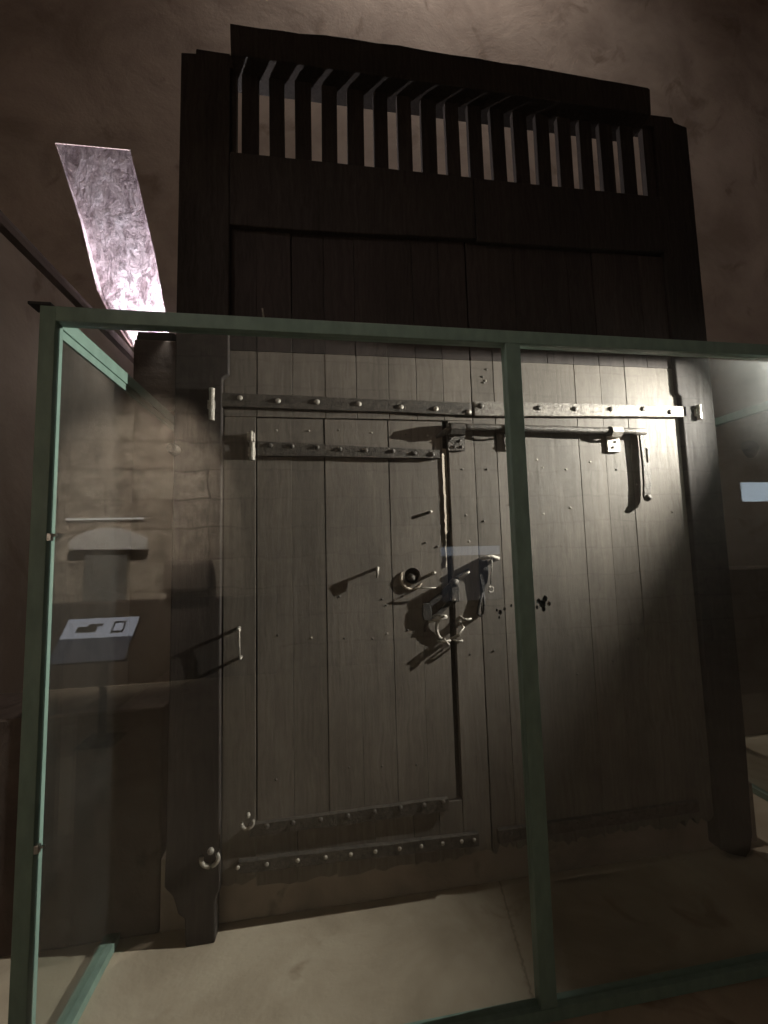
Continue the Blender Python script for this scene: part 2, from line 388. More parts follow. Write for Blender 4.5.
# top rail: heavier beam with a worn top edge
top = [(x * .9596, 1.6 + (z - 1.6) * .9596) for x, z in [(-.419, 4.261), (-.262, 4.26), (-.16, 4.266), (-.072, 4.265), (.06, 4.279), (.187, 4.281), (.33, 4.279), (.455, 4.286), (.58, 4.280), (.733, 4.278), (.88, 4.281), (1.021, 4.276), (1.15, 4.279), (1.321, 4.275), (1.48, 4.271), (1.631, 4.266), (1.8, 4.264), (1.94, 4.259), (1.954, 4.252)]]
bm = BM(); prism(bm, top + [(1.868, 3.988), (-.398, 3.988)], 1.90, 2.074, .8)
obj('top_rail', bm, M['frame'], G, bevel=.004)
# bars
SLOT = [-0.373, -0.254, -0.128, 0.006, 0.137, 0.275, 0.401, 0.529, 0.664, 0.791, 0.92, 1.051, 1.185, 1.315, 1.447, 1.575, 1.706, 1.845]
HW = [.012] + [.026] * 16 + [.031]
for i in range(17):
    a = SLOT[i] + HW[i]; b = SLOT[i + 1] - HW[i + 1]
    bm = BM(); w = random.uniform(-.002, .002)
    prism(bm, [(a + w, 3.538), (b + w, 3.538), (b - w, 3.986), (a - w, 3.986)], 1.978, 2.012, random.uniform(.7, 1))
    obj('bar', bm, M['frame'], G, bevel=.003)
# jamb fillets closing the grille at both ends
bm = BM(); box(bm, -.412, SLOT[0] - .012, 1.978, 2.012, 3.54, 3.986); box(bm, -.413, -.399, 1.96, 2.03, 3.9865, 4.055); obj('grille_jamb', bm, M['frame'], G)
bm = BM(); box(bm, SLOT[-1] + .031, 1.94, 1.978, 2.012, 3.54, 3.986); box(bm, 1.869, 1.94, 1.96, 2.03, 3.9865, 4.058); obj('grille_jamb', bm, M['frame'], G)
# mid rail, two lengths
bm = BM(); prism(bm, [(-.411, 3.53), (.82, 3.535), (.82, 3.19), (.55, 3.18), (.2, 3.165), (-.08, 3.155), (-.411, 3.155)], 1.95, 2.03, .9); obj('mid_rail', bm, M['frame'], G, bevel=.006)
bm = BM(); prism(bm, [(.823, 3.535), (1.936, 3.545), (1.936, 3.215), (1.43, 3.19), (.85, 3.178), (.823, 3.178)], 1.953, 2.03, .8); obj('mid_rail', bm, M['frame'], G, bevel=.006)

def boards(name, xs, z0, z1, parent, mat, y0=FY, y1=2.012, gap=.0022, rag=0.0, ragn=5, tone=(.82, 1.12), skew=None):
    bm = BM()
    for a, b in zip(xs, xs[1:]):
        n = ragn if rag else 1
        bot = jag(a + gap / 2, b - gap / 2, n, rag, z0(a) if callable(z0) else z0)
        yy = y0 + random.uniform(-.0012, .0012)
        s = random.uniform(-.003, .003)
        pts = bot + [(b - gap / 2 + s, z1), (a + gap / 2 + s, z1)]
        prism(bm, pts, yy, y1, random.uniform(*tone))
    return obj(name, bm, mat, parent, bevel=.0016)
LL = [-.437, -.289, -.126, .03, .18, .339, .479, .618, .764]
RL = [.770, .888, 1.034, 1.193, 1.343, 1.492, 1.640, 1.782, 1.950]
boards('upper_boarding', LL, 2.228, 2.545, G, M['leaf'])
boards('tympanum_boarding', LL, 2.547, 3.2, G, M['tar'])  # boards above the case get a darker tone than those below
boards('tympanum_boarding', RL, 2.547, 3.2, G, M['tar'])
boards('left_stile', [-.437, -.296], .20, 2.226, G, M['leaf'], rag=.012)
boards('lock_stile', [.632, .764], lambda a: .19, 2.226, G, M['leaf'], rag=.012)
boards('bottom_boarding', [-.294, -.12, .05, .22, .40, .52, .631], lambda a: .172, .425, G, M['leaf'], rag=.010)
rl = boards('right_boarding', RL, lambda a: .19 if a < 1.0 else .185, 2.545, G, M['leaf'], rag=.022, ragn=7)
bm = BM(); box(bm, -.43, 1.95, 2.0125, 2.034, .26, 3.4, .5); obj('backing_boards', bm, M['frame'], G)

# wicket door
W = boards('wicket_door', [-.289, -.132, .021, .176, .331, .474, .606], .432, 2.222, G, M['leaf'], y0=1.984)
wr_pts = []
bm = BM()
zs = [1.50 + i * .0225 for i in range(27)]
L = [(.600 + random.uniform(-.003, .003), z) for z in zs]; R = [(.627 + random.uniform(-.003, .002) - (.018 if z < 1.66 else 0), z) for z in zs]
for i in range(len(zs) - 1):
    v = [bm.verts.new(p) for p in ((L[i][0], 1.980, L[i][1]), (R[i][0], 1.992, R[i][1]), (R[i + 1][0], 1.992, R[i + 1][1]), (L[i + 1][0], 1.980, L[i + 1][1]),
                                   (L[i][0], 2.011, L[i][1]), (R[i][0], 2.011, R[i][1]), (R[i + 1][0], 2.011, R[i + 1][1]), (L[i + 1][0], 2.011, L[i + 1][1]))]
    bm.faces.new((v[0], v[1], v[2], v[3])); bm.faces.new((v[1], v[5], v[6], v[2]))
bmesh.ops.remove_doubles(bm, verts=bm.verts, dist=1e-5)
we = obj('worn_edge', bm, M['raw'], W); we['label'] = 'pale worn edge of the wicket'

# carved marks: the worn key hole and gouges in the boards
c = BM(); tube(c, [(.427, 1.9, 1.462), (.432, 2.03, 1.462)], [.050, .034], 14); carve(W, c)
c = BM()
for x, z, r in ((1.085, 1.30, .020), (1.10, 1.325, .016), (1.065, 1.315, .013), (1.09, 1.275, .012), (1.12, 1.30, .011), (1.055, 1.285, .009), (.862, 1.27, .012), (.885, 1.285, .008), (.855, 1.245, .007), (.92, 1.30, .007), (.845, 1.28, .007)):
    b = bmesh.ops.create_icosphere(c, subdivisions=1, radius=r)
    bmesh.ops.transform(c, matrix=Matrix.Translation((x, FY, z)) @ Matrix.Diagonal((1, .8, 1.2, 1)), verts=b['verts'])
carve(rl, c)

# ---- iron straps
def strap(parent, pts, y0, y1, rivets=None, label=None, mat='iron', rsize=.014, rmat='iron_worn'):
    bm = BM(); prism(bm, pts, y0, y1)
    s = obj('strap_hinge', bm, M[mat], parent, bevel=.003)
    if label: s['label'] = label
    return s
RIV = None
def rivet(parent, x, y, z, r=.013, name='rivet', mat='iron_worn'):
    global RIV
    if RIV is None:
        bm = BM(); ball(bm, (0, 0, 0), (1, .62, 1)); me = bpy.data.meshes.new('rivet'); bm.to_mesh(me); bm.free()
        for p in me.polygons: p.use_smooth = True
        RIV = {}
        for mm in ('iron_worn', 'iron'):
            d = me.copy(); d.materials.append(M[mm]); RIV[mm] = d
    o = bpy.data.objects.new(name, RIV[mat]); COL.objects.link(o); o.parent = parent
    o.location = Vector((x, y, z)) - wpos(parent); o.scale = (r, r, r); return o
SY = 1.958
K = SY / 1.98
def sc(pts): return [(x * K, 1.6 + (z - 1.6) * K) for x, z in pts]
def wav(x0, z0, x1, z1, w0, w1, n=10):
    up = [(x0 + (x1 - x0) * i / n, z0 + (z1 - z0) * i / n + random.uniform(-.002, .002)) for i in range(n + 1)]
    dn = [(x0 + (x1 - x0) * i / n, z0 + (z1 - z0) * i / n - w0 - (w1 - w0) * i / n + random.uniform(-.002, .002)) for i in range(n + 1)]
    return dn + up[::-1]
s = strap(G, sc(wav(-.45, 2.342, .764, 2.322, .066, .064)), SY, FY)
for x, z in sc([(-0.366, 2.316), (-0.193, 2.306), (-0.01, 2.306), (0.191, 2.301), (0.399, 2.291), (0.577, 2.285), (0.748, 2.274)]): rivet(s, x, SY, z)
s = strap(G, sc(wav(.778, 2.333, 2.002, 2.335, .076, .062)), SY, FY, None, 'paler right hand strap')
s.data.materials[0] = M['iron_dull']
for x, z in sc([(0.814, 2.306), (1.13, 2.303), (1.334, 2.303), (1.543, 2.308), (1.735, 2.312), (1.899, 2.299)]): rivet(s, x, SY, z, .014, 'rivet', 'iron')
s = strap(G, sc(wav(-.369, .285, .705, .268, .050, .056)), SY, FY)
for x in (-.37, -.25, -.12, 0, .11, .22, .33, .43, .53, .62, .68): rivet(s, x * K, SY, 1.6 + (.262 - .017 * (x + .37) - 1.6) * K, .009)
s = strap(G, sc(wav(.80, .272, 1.87, .281, .060, .05)), SY, FY)
for x in (.86, 1.03, 1.2, 1.38, 1.56, 1.74): rivet(s, x * K, SY, 1.6 + (.252 - 1.6) * K, .008, 'rivet', 'iron')
# wicket straps belong to the wicket; rivets are forged into the same bar
def wicket_strap(pts, riv):
    bm = BM(); prism(bm, sc(pts), 1.962, 1.984)
    for x, z in sc(riv): ball(bm, (x, 1.962, z), (.0115, .008, .0115), 12, 6)
    return obj('strap_hinge', bm, M['iron'], W)
wicket_strap(wav(-.288, 2.112, .59, 2.077, .066, .041), [(-0.23, 2.093), (-0.13, 2.090), (-0.013, 2.086), (0.095, 2.077), (0.22, 2.073), (0.353, 2.07), (0.462, 2.06), (0.553, 2.056)])
wicket_strap(wav(-.324, .424, .567, .435, .049, .053), [(-.25, .412), (-.14, .412), (-.02, .412), (.1, .414), (.22, .418), (.34, .42), (.45, .42), (.54, .424)])
# pintles the straps turn on
def pintle(parent, x, z, h, r=.013, y=1.945):
    bm = BM(); tube(bm, [(x, y, z - h / 2), (x - .001, y, z - h * .05), (x, y, z), (x, y, z + h / 2)], [r, r, r * .8, r * 1.05], 12)
    box(bm, x - .02, x + .012, y, FY, z - .02, z + .02)
    return obj('pintle', bm, M['iron_worn'], parent, smooth=False, bevel=.002)
pintle(G, -.482, 2.270, .15); pintle(G, 2.045, 2.29, .08)
pintle(W, -.305, 2.055, .085); pintle(W, -.309, 2.125, .05, .006)
bm = BM()
tube(bm, [(-.475 + .034 * math.cos(a), 1.945, .335 + .030 * math.sin(a)) for a in [math.radians(d) for d in range(-200, 50, 18)]], .009, 8); ball(bm, (-.47, 1.94, .368), (.014, .012, .014))
obj('pintle', bm, M['iron_worn'], G, smooth=True)
bm = BM()
tube(bm, [(-.325 + .024 * math.cos(a), 1.948, .455 + .022 * math.sin(a)) for a in [math.radians(d) for d in range(-190, 40, 18)]], .007, 8); ball(bm, (-.322, 1.945, .488), (.010, .01, .012))
obj('pintle', bm, M['iron_worn'], W, smooth=True)
bm = BM(); tube(bm, [(-.638, 1.90, 2.058), (-.638, 1.955, 2.058)], [.020, .024], 14); obj('peg', bm, M['iron'], G, bevel=.002)

# ---- the long sliding bolt
BY = 1.952
KB = BY / 1.98
def q(x, z): return (x * KB, 1.6 + (z - 1.6) * KB)
bm = BM()
p0 = q(.672, 2.196); p1 = q(1.735, 2.186)
n = 14
tube(bm, [(p0[0] + (p1[0] - p0[0]) * i / n, BY, p0[1] + (p1[1] - p0[1]) * i / n + random.uniform(-.0015, .0015)) for i in range(n + 1)], [.0185 + random.uniform(-.001, .001) for i in range(n + 1)], 12)
bolt = obj('sliding_bolt', bm, M['iron'], G, smooth=True)
# hasp arm hanging from the right end of the bolt: a flat bar with a slot and a knobbed toe
ax0, az0 = q(1.700, 2.205)
outer = [(0, 0), (.048, -.004), (.050, -.10), (.046, -.22), (.044, -.30), (.036, -.365), (.022, -.392), (.004, -.385), (-.004, -.36), (.004, -.29), (.006, -.2), (.003, -.1)]
bm = BM(); prism(bm, [(ax0 + x, az0 + z) for x, z in outer], BY - .004, BY + .010)
arm = obj('hasp_arm', bm, M['iron'], bolt, bevel=.002)
c = BM(); prism(c, [(ax0 + x, az0 + z) for x, z in ((.022, -.11), (.036, -.11), (.037, -.185), (.022, -.185))], BY - .1, BY + .02); carve(arm, c)
bm = BM(); ball(bm, (ax0 + .018, BY - .004, az0 - .372), (.018, .016, .018)); obj('hasp_toe', bm, M['iron'], bolt, smooth=True)
def keeper(x0, x1, zt, zb, rv, mat='iron'):
    bm = BM(); box(bm, x0, x1, 1.968, FY, zb, zt - .02)
    zc = zt
    pts = [(1.972, zc - .033), (1.942, zc - .03), (1.924, zc - .008), (1.929, zc + .018), (1.952, zc + .030), (1.974, zc + .028)]
    xm = (x0 + x1) / 2; hw = (x1 - x0) * .42
    for (ya, za), (yb, zb2) in zip(pts, pts[1:]):
        v = [bm.verts.new(p) for p in ((xm - hw, ya, za), (xm + hw, ya, za), (xm + hw, yb, zb2), (xm - hw, yb, zb2))]
        bm.faces.new(v)
    bmesh.ops.remove_doubles(bm, verts=bm.verts, dist=1e-5)
    o = obj('bolt_keeper', bm, M[mat], G)
    sm = o.modifiers.new('thick', 'SOLIDIFY'); sm.thickness = .005
    for x, z in rv: rivet(o, x, 1.966, z, .007, 'rivet', 'iron')
    return o
keeper(.628, .716, 2.178, 2.072, [(.645, 2.13), (.69, 2.12), (.66, 2.09), (.70, 2.09)])
keeper(.925, .972, 2.178, 2.078, [(.94, 2.1)])
keeper(1.500, 1.570, 2.176, 2.072, [(1.545, 2.125), (1.53, 2.095)], 'iron_worn')
# striker tongue at the left end of the bolt
bm = BM(); tube(bm, [(.67, BY, 2.178), (.635, BY + .002, 2.172), (.60, BY + .006, 2.155), (.565, BY + .01, 2.135)], [.0185, .02, .015, .006], 10); obj('bolt_tongue', bm, M['iron'], bolt, smooth=True)

# ---- pull handle, hooks, staples and pegs left in the boards
def part_tube(name, paths, parent, mat='iron_worn', n=8):
    bm = BM()
    for pts, r in paths: tube(bm, pts, r, n)
    return obj(name, bm, M[mat], parent, smooth=True)
part_tube('pull_handle', [([(-.366, FY, 1.262), (-.362, 1.93, 1.264), (-.355, 1.922, 1.262)], .0085), ([(-.358, FY, 1.136), (-.355, 1.935, 1.140), (-.353, 1.926, 1.143)], .0075), ([(-.356, 1.925, 1.266), (-.356, 1.928, 1.2), (-.354, 1.928, 1.14)], .0035)], G)
part_tube('peg', [([(.262, 1.99, 1.505), (.259, 1.950, 1.508)], .007), ([(.259, 1.951, 1.512), (.254, 1.953, 1.462)], [.008, .005])], W)
part_tube('peg', [([(.527, 1.99, 1.768), (.528, 1.966, 1.768)], [.007, .008])], W)
part_tube('peg', [([(.536, 1.99, 1.473), (.530, 1.95, 1.476)], [.008, .009])], W)
bm = BM(); tube(bm, [(.427 + .054 * math.cos(a), 1.981, 1.455 + .056 * math.sin(a)) for a in [math.radians(d) for d in range(150, 345, 15)]], [.003, .006, .008, .0085, .008, .0075, .008, .008, .008, .007, .006, .005, .003], 8); obj('key_hole_rim', bm, M['raw'], W, smooth=True)
bm = BM(); tube(bm, [(.43, 2.016, 1.455), (.425, 1.965, 1.452)], [.02, .013], 10); obj('lock_pin', bm, M['iron'], W, smooth=True)
part_tube('spike', [([(.655, 1.99, 1.440), (.665, 1.955, 1.448), (.690, 1.95, 1.468), (.705, 1.95, 1.474)], [.008, .008, .007, .005])], G)
part_tube('peg', [([(.630, 1.99, 1.425), (.628, 1.94, 1.425)], [.018, .02])], G, 'iron')
part_tube('peg', [([(.622, 1.99, 1.345), (.622, 1.955, 1.348)], [.009, .010])], G)
bm = BM(); box(bm, .612, .652, 1.955, FY, 1.335, 1.43); obj('lock_plate', bm, M['iron'], G, bevel=.004)
def arc(cx, y, cz, r, d0, d1, st, sx=1.0, dy=0.0):
    ds = list(range(d0, d1, st)) if d1 > d0 else list(range(d0, d1, -st))
    return [(cx + r * sx * math.cos(math.radians(d)), y + dy * i / len(ds), cz + r * math.sin(math.radians(d))) for i, d in enumerate(ds)]
part_tube('hook', [(arc(.570, 1.958, 1.215, .055, 70, 290, 18, .62, .03), .0085), ([(.587, 1.958, 1.268), (.545, 1.965, 1.255), (.49, 1.985, 1.245)], .008)], W)
part_tube('hook', [(arc(.545, 1.962, 1.205, .07, 60, 200, 18, .9, .03), .007)], W, 'iron')
part_tube('hook', [([(.655, 1.985, 1.262), (.668, 1.96, 1.250), (.69, 1.957, 1.247), (.705, 1.962, 1.252)], [.006, .007, .007, .005]), ([(.655, 1.985, 1.235), (.662, 1.95, 1.215), (.64, 1.95, 1.18), (.60, 1.97, 1.16)], .007)], G)
part_tube('staple', [([(.545, 1.99, 1.150), (.552, 1.955, 1.152), (.595, 1.955, 1.155), (.605, 1.99, 1.148)], .006), ([(.565, 1.957, 1.165), (.590, 1.95, 1.135)], .005)], W)
part_tube('staple', [([(.625, 1.99, 1.150), (.63, 1.955, 1.15), (.655, 1.955, 1.15), (.662, 1.99, 1.15)], .005)], G)
part_tube('staple', [([(.455, 1.99, 1.405), (.458, 1.955, 1.407), (.535, 1.955, 1.405), (.538, 1.99, 1.403)], .003)], W)
part_tube('staple', [([(.775, 1.99, 1.535), (.778, 1.945, 1.537), (.815, 1.94, 1.545), (.850, 1.95, 1.533), (.852, 1.99, 1.53)], [.008, .010, .009, .011, .009])], G)
hasp = part_tube('hasp_rod', [([(.815, 1.94, 1.545), (.818, 1.955, 1.48), (.812, 1.96, 1.41)], [.004, .0035, .004]), (arc(.812, 1.961, 1.385, .014, 90, 470, 30), .004)], G)

# dark flat pieces lying against the boards
bm = BM(); prism(bm, [(.712, 1.490), (.690, 1.484), (.640, 1.452), (.575, 1.395), (.515, 1.345), (.500, 1.332), (.515, 1.315), (.56, 1.345), (.62, 1.402), (.665, 1.446), (.702, 1.474)], 1.966, 1.9795); obj('latch_bar', bm, M['blackiron'], G, bevel=.003)
bm = BM(); prism(bm, [(.474, 1.332), (.468, 1.285), (.476, 1.252), (.512, 1.250), (.516, 1.29), (.508, 1.334)], 1.966, 1.9835); obj('latch_plate', bm, M['blackiron'], W, bevel=.003)
bm = BM(); prism(bm, [(.632, 1.352), (.60, 1.338), (.54, 1.288), (.53, 1.272), (.548, 1.266), (.60, 1.312), (.638, 1.336)], 1.968, 1.9795); obj('latch_bar', bm, M['blackiron'], G, bevel=.002)
bm = BM(); prism(bm, [(.762, 1.53), (.802, 1.54), (.806, 1.47), (.798, 1.42), (.786, 1.40), (.780, 1.37), (.768, 1.37), (.764, 1.41), (.758, 1.46)], 1.962, 1.9765); ha = obj('hasp', bm, M['blackiron'], G, bevel=.003)
bm = BM(); tube(bm, [(.774, 1.968, 1.372), (.752, 1.968, 1.315), (.742, 1.968, 1.272), (.752, 1.968, 1.262), (.770, 1.968, 1.270), (.776, 1.968, 1.315), (.776, 1.968, 1.372)], .007, 8); obj('hasp_loop', bm, M['blackiron'], ha, smooth=True)

# ---- nail heads
def nail(parent, x, z, y=FY, r=.0055): return rivet(parent, x, y, z, r, 'nail', 'iron' if random.random() < .55 else 'iron_worn')
for x, z in [(.97, 2.50), (.985, 2.47), (.972, 2.435), (1.0, 2.455), (.96, 2.41), (.99, 2.395), (.83, 2.46), (.845, 2.44), (.835, 2.43), (.855, 2.50),
             (.83, 1.98), (.80, 1.72), (.94, 1.80), (1.10, 2.03), (1.13, 1.99), (1.26, 1.98), (1.27, 1.78), (1.40, 2.02), (1.12, 1.75), (1.55, 1.98), (1.66, 1.90), (1.86, 1.75), (1.70, 2.06),
             (.70, 1.98), (.71, 1.75), (.72, 1.62), (.70, 1.08), (.82, 1.09), (.96, 1.25), (1.0, 1.19), (1.25, .95), (1.45, 1.0), (1.6, 1.1)]: nail(G, x, z)
for x, z in [(-.20, 2.165), (-.05, 2.165), (.09, 2.17), (.25, 2.16), (.42, 2.155), (.53, 2.15), (.08, 1.38), (.28, 1.36), (.30, 1.33), (.38, 1.37), (.50, 1.33), (.10, 1.19), (.23, 1.18), (.30, 1.20), (-.05, 1.2), (-.20, 1.22), (.40, 1.21), (.50, 1.62), (.56, 1.6), (-.21, .6), (.11, .62), (.26, .61), (.42, .6)]: nail(W, x, z, 1.984)
bm = BM(); tube(bm, [(-.255, 1.965, 2.70), (-.257, 1.935, 2.735)], .004, 8); obj('nail', bm, M['iron_worn'], G, smooth=True)

# ------------------------------------------------------------------ the glass case
C = thing('display_case', 'green steel framed glass case standing around the lower gate', 'display case', (.76, 1.47, 0))
XL, XR, Y0, ZT = -.895, 2.70, 1.45, 2.418
def fr(name, *b, label=None):
    bm = BM(); box(bm, *b); return obj(name, bm, M['green'], C, bevel=.002)
fr('corner_post', XL, -.848, Y0, Y0 + .045, 0, ZT)
fr('corner_post', XR - .045, XR, Y0, Y0 + .045, 0, ZT)
fr('mullion', .707, .766, Y0 + .001, Y0 + .045, .044, 2.368)
fr('top_rail', -.848, XR - .045, Y0, Y0 + .045, 2.368, ZT)
fr('bottom_rail', -.848, XR - .045, Y0, Y0 + .045, .001, .042)
fr('side_top_rail', XL, -.855, Y0 + .0455, YB - .005, 2.368, ZT)
fr('side_top_rail', XR - .04, XR, Y0 + .0455, YB - .005, 2.368, ZT)
fr('side_bottom_rail', XL - .012, -.850, Y0 + .0455, 2.036, .001, .036)
fr('side_bottom_rail', XR - .04, XR, Y0 + .0455, YB - .005, .001, .040)
# lip that holds the side pane
bm = BM(); box(bm, -.872, -.862, Y0 + .05, YB - .01, 2.338, 2.3675); obj('glazing_lip', bm, M['green'], C)
def pane(b):
    bm = BM(); box(bm, *b); return obj('glass_pane', bm, M['glass'], C)
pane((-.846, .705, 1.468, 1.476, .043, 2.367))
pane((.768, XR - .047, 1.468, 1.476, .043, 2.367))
def side_pane(x, notch):
    bm = BM()
    yz = [(1.497, .04), (2.035, .04), (2.035, .935), (YB - .006, .935), (YB - .006, 2.366), (1.497, 2.366)] if notch else [(1.497, .042), (YB - .006, .042), (YB - .006, 2.366), (1.497, 2.366)]
    a = [bm.verts.new((x, y, z)) for y, z in yz]; b = [bm.verts.new((x + .008, y, z)) for y, z in yz]
    bm.faces.new(a); bm.faces.new(list(reversed(b)))
    for i in range(len(yz)): bm.faces.new((a[i], b[i], b[(i + 1) % len(yz)], a[(i + 1) % len(yz)]))
    return obj('glass_pane', bm, M['glass'], C)
side_pane(-.882, True); side_pane(XR - .024, False)
for z in (1.662, .742):
    bm = BM(); box(bm, -.850, -.836, 1.452, 1.466, z - .012, z + .012); tube(bm, [(-.838, 1.459, z + .004), (-.822, 1.455, z + .006)], .005, 8)
    obj('pane_clip', bm, M['chrome'], C, bevel=.001)
bm = BM(); box(bm, XL - .035, -.862, Y0 - .004, Y0 + .05, ZT + .0005, ZT + .011); o = obj('corner_plate', bm, M['black'], C, bevel=.002); o['label'] = 'black plate on the corner'

# ------------------------------------------------------------------ lamps of the place
S = thing('case_spotlight', 'hooded black spotlight at the top of the right end of the case', 'lamp', (2.655, 1.53, 2.419))
bm = BM(); box(bm, 2.16, 2.70, 1.497, 1.63, 2.440, 2.452); box(bm, 2.665, 2.69, 1.497, 1.53, 2.4195, 2.441); obj('hood_plate', bm, M['black'], S, bevel=.002)  # unseen plate added to keep the beam off the upper gate
bm = BM(); tube(bm, [(2.632, 1.545, 2.411), (2.608, 1.545, 2.405)], [.024, .027], 16); tube(bm, [(2.63, 1.545, 2.441), (2.63, 1.545, 2.43)], .006, 8); obj('lamp_head', bm, M['black'], S)
lamp('SPOT', S, (2.585, 1.54, 2.405), (-.45, 1.62, 1.88), 600, (1.0, .95, .87), spot_size=math.radians(92), spot_blend=1.0, shadow_soft_size=.006)

F = thing('floodlight', 'small dark floodlight lying on the corbel under the lit slit', 'lamp', (-1.30, 3.66, 3.335))
bm = BM(); prism(bm, [(-1.455, 3.337), (-1.135, 3.337), (-1.14, 3.38), (-1.17, 3.40), (-1.44, 3.40)], 3.50, 3.80); obj('lamp_body', bm, M['black'], F, bevel=.006)
bm = BM(); box(bm, -1.42, -1.20, 3.72, 3.79, 3.401, 3.406); obj('lens', bm, emit('lamp_lens', (.86, .84, 1.0), 6.0), F)
lamp('AREA', F, (-1.44, YB + .13, 3.08), (-1.70, YB + .07, 5.0), 520.0, (.93, .88, 1.0), shape='RECTANGLE', size=.24, size_y=.06)
lamp('SPOT', F, (-1.28, 3.66, 3.44), (.9, 2.15, 4.65), 190.0, (.95, .87, .86), spot_size=math.radians(92), spot_blend=.5, shadow_soft_size=.03)
lamp('SPOT', F, (-1.20, 3.46, 3.36), (-1.58, 2.5, 1.5), 9.0, (1.0, .93, .86), spot_size=math.radians(90), spot_blend=.8, shadow_soft_size=.02)  # added spill light that brightens the left wall and side pane
UX, UY = 1.1, 3.0
U = thing('ceiling_spotlight', 'ceiling spotlight washing the wall above the gate', 'lamp', (UX, UY, 10.5))
bm = BM(); tube(bm, [(UX, UY, 10.499), (UX, UY, 10.1)], .012, 8); obj('stem', bm, M['black'], U)
bm = BM(); tube(bm, [(UX, UY - .03, 10.15), (UX, UY + .07, 9.97)], [.05, .07], 16); obj('lamp_head', bm, M['black'], U)
lamp('SPOT', U, (UX, UY + .09, 9.93), (UX + .3, YB, 7.4), 470.0, (1.0, .87, .77), spot_size=math.radians(120), spot_blend=1.0, shadow_soft_size=.06)

V = thing('track_spotlight', 'ceiling spotlight pointed at the rear masonry', 'lamp', (-1.6, -.4, 10.5))
bm = BM(); tube(bm, [(-1.6, -.4, 10.499), (-1.6, -.4, 5.4)], .012, 8); obj('stem', bm, M['black'], V)
bm = BM(); tube(bm, [(-1.6, -.35, 5.45), (-1.6, -.48, 5.22)], [.05, .07], 16); obj('lamp_head', bm, M['black'], V)
lamp('SPOT', V, (-1.6, -.5, 5.18), (-2.45, -3.0, 2.15), 2700.0, (1.0, .88, .76), spot_size=math.radians(44), spot_blend=.9, shadow_soft_size=.04)

A_ = thing('pendant_lamp', 'dim pendant lamp in the visitors\' half of the room', 'lamp', (-2.6, -.2, 10.5))
bm = BM(); tube(bm, [(-2.6, -.2, 10.499), (-2.6, -.2, 4.6)], .008, 8); obj('cord', bm, M['black'], A_)
bm = BM(); tube(bm, [(-2.6, -.2, 4.62), (-2.6, -.2, 4.55), (-2.6, -.2, 4.40)], [.03, .08, .16], 20, cap=False); obj('lamp_shade', bm, M['black'], A_)
lamp('SPOT', A_, (-2.6, -.2, 4.44), (.4, 1.45, 2.85), 110.0, (1.0, .84, .78), spot_size=math.radians(40), spot_blend=1.0, shadow_soft_size=.08)

# ------------------------------------------------------------------ visitors' side, seen mirrored in the panes
RY = -3.0
bm = BM()
prism(bm, [(-3.16, 1.68), (-2.25, 1.66), (-2.25, 1.80), (-2.42, 1.89), (-2.6, 1.945), (-2.76, 1.955), (-2.95, 1.92), (-3.08, 1.85), (-3.16, 1.78)], RY, RY + .10)
struct('trim_5', bm, M['pale'], 'pale arched lintel over the rear doorway', bevel=.01)
bm = BM(); box(bm, -3.0, -2.5, RY, RY + .05, 1.02, 1.665); struct('door_1', bm, M['greyboard'], bevel=.006)
bm = BM(); box(bm, -5.9, -.6, RY, RY + .16, 0.0, 1.02); struct('trim_7', bm, M['darkstone'], 'dark stone plinth along the rear wall', bevel=.02)
bm = BM(); box(bm, -1.98, -1.42, RY, RY + .30, 1.10, 1.52); struct('trim_8', bm, M['stone'], 'projecting stone block in the rear wall', bevel=.06)
SL_ = thing('wall_lamp', 'thin lit strip above the pale arch on the rear wall', 'lamp', (-2.8, RY + .02, 2.08))
bm = BM(); box(bm, -3.24, -2.32, RY + .003, RY + .035, 2.065, 2.085); obj('lamp_tube', bm, emit('strip_glow', (1, .95, .85), 3.0), SL_)

T = thing('information_lectern', 'slanted information lectern with a pale lit panel and two pictures', 'sign', (-1.9, -1.15, 0))
bm = BM(); tube(bm, [(-1.9, -1.16, 0), (-1.9, -1.16, .88)], .03, 12); box(bm, -2.05, -1.75, -1.30, -1.02, 0, .012); obj('stand', bm, M['black'], T)
def slope(bm, x0, x1, t0, t1, off, sk=0.0):
    A0 = Vector((0, -.86, .745)); B0 = Vector((0, -1.14, 1.05)); d = B0 - A0; nrm = Vector((0, .737, .676))
    pts = []
    for x, t in ((x0, t0), (x1, t0), (x1, t1), (x0, t1)):
        p = A0 + d * t + nrm * off; pts.append(Vector((x, p.y, p.z)))
    return pts
def panel(name, x0, x1, t0, t1, o0, o1, mat, par):
    bm = BM(); a = [bm.verts.new(p) for p in slope(bm, x0, x1, t0, t1, o0)]; b = [bm.verts.new(p) for p in slope(bm, x0, x1, t0, t1, o1)]
    bm.faces.new(a); bm.faces.new(list(reversed(b)))
    for i in range(4): bm.faces.new((a[i], b[i], b[(i + 1) % 4], a[(i + 1) % 4]))
    return obj(name, bm, mat, par)
bb = panel('board', -2.19, -1.60, -.02, 1.02, -.02, 0.0, M['black'], T)
panel('lower_panel', -2.18, -1.61, 0.0, .52, .0005, .003, emit('panel_blue', (.62, .66, .82), .28), T)
panel('title_strip', -2.18, -1.61, .53, 1.0, .0005, .003, emit('panel_white', (.86, .88, 1.0), 1.7), T)
panel('picture', -2.08, -1.92, .66, .80, .0035, .004, M['black'], T); panel('picture', -2.0, -1.88, .80, .86, .0035, .004, M['black'], T)
fr_b = panel('picture_frame', -1.80, -1.70, .62, .90, .0035, .004, M['black'], T); panel('picture', -1.785, -1.715, .67, .85, .0045, .005, emit('picture_white', (.86, .88, 1.0), 2.0), T)

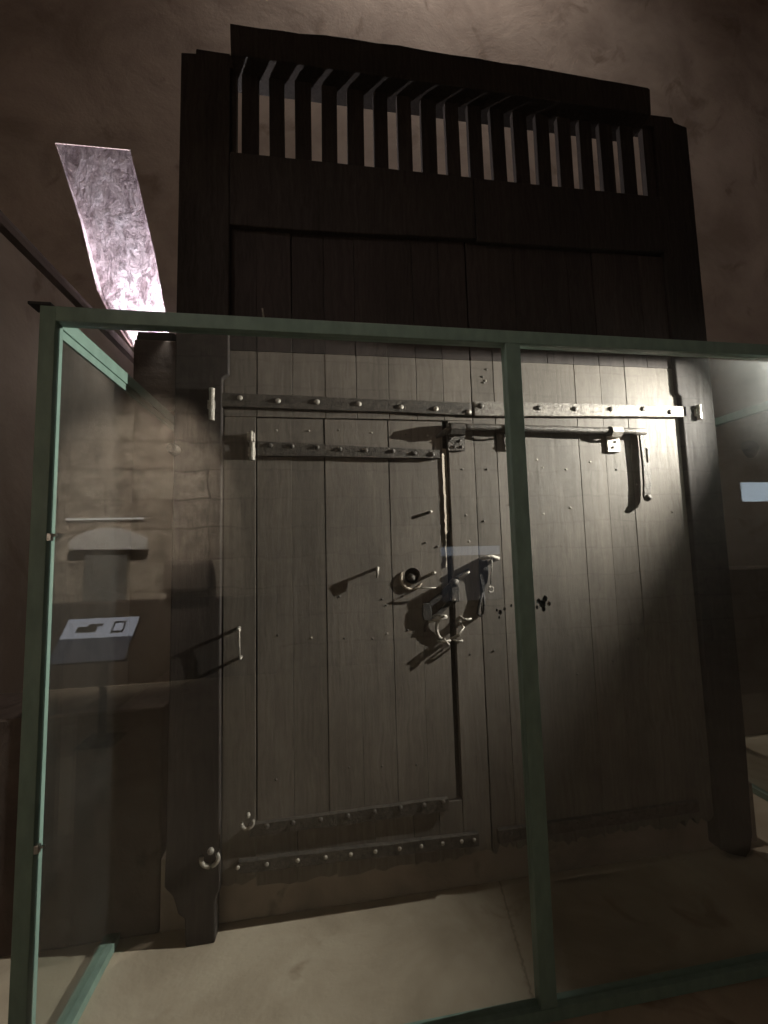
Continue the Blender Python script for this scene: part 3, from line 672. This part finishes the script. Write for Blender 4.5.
P1 = thing('wall_sign', 'pale information panel with a bright top strip on the rear wall', 'sign', (2.15, RY + .02, 1.2))
bm = BM(); box(bm, 1.70, 2.62, RY + .003, RY + .03, .80, 1.60); obj('board', bm, M['black'], P1, bevel=.003)
bm = BM(); box(bm, 1.71, 2.61, RY + .0305, RY + .034, 1.46, 1.59); obj('title_strip', bm, emit('strip_white', (.78, .86, 1.0), .9), P1)
bm = BM(); box(bm, 1.71, 2.61, RY + .0305, RY + .034, .81, 1.455); obj('text_panel', bm, emit('sheet_grey', (.80, .82, .95), .10), P1)
P2 = thing('wall_sign', 'high bright lit panel at the far right of the rear wall', 'sign', (7.2, RY + .02, 2.35))
bm = BM(); box(bm, 6.85, 7.9, RY + .003, RY + .03, 2.18, 2.54); obj('board', bm, M['black'], P2, bevel=.003)
bm = BM(); box(bm, 6.87, 7.88, RY + .0305, RY + .034, 2.20, 2.52); obj('text_panel', bm, emit('sheet_blue', (.72, .86, 1.0), 3.2), P2)

# ------------------------------------------------------------------ world and camera
w = bpy.data.worlds.new('world'); scene.world = w; w.use_nodes = True
bg = w.node_tree.nodes.get('Background') or w.node_tree.nodes.new('ShaderNodeBackground')
bg.inputs[0].default_value = (.6, .62, .7, 1); bg.inputs[1].default_value = 0.01

ang = (-0.150421432, -0.085450634, -0.0270175989)
def rx(t): return Matrix(((1, 0, 0), (0, math.cos(t), -math.sin(t)), (0, math.sin(t), math.cos(t))))
def ry(t): return Matrix(((math.cos(t), 0, math.sin(t)), (0, 1, 0), (-math.sin(t), 0, math.cos(t))))
def rz(t): return Matrix(((math.cos(t), -math.sin(t), 0), (math.sin(t), math.cos(t), 0), (0, 0, 1)))
Rm = rz(ang[2]) @ rx(ang[1]) @ ry(ang[0])
tow = lambda r: Vector((r[0], r[2], -r[1]))
right, down, fwd = tow(Rm[0]), tow(Rm[1]), tow(Rm[2])
cam = bpy.data.cameras.new('camera'); co = bpy.data.objects.new('camera', cam); COL.objects.link(co)
m = Matrix.Identity(4)
for i in range(3):
    m[i][0] = right[i]; m[i][1] = -down[i]; m[i][2] = -fwd[i]
m[0][3], m[1][3], m[2][3] = 0, 0, 1.6
co.matrix_world = m
cam.sensor_fit = 'HORIZONTAL'; cam.sensor_width = 36.0; cam.lens = 418.85 / 768 * 36.0
cam.clip_start = .02; cam.clip_end = 60
scene.camera = co

vs = scene.view_settings
scene.display_settings.display_device = 'sRGB'
vs.view_transform = 'Standard'; vs.look = 'None'; vs.exposure = 0.0; vs.gamma = 1.0; vs.use_curve_mapping = False
scene.cycles.use_denoising = True
scene.cycles.max_bounces = 8; scene.cycles.transparent_max_bounces = 16
scene.cycles.caustics_reflective = False; scene.cycles.caustics_refractive = False
scene.cycles.sample_clamp_indirect = 4.0
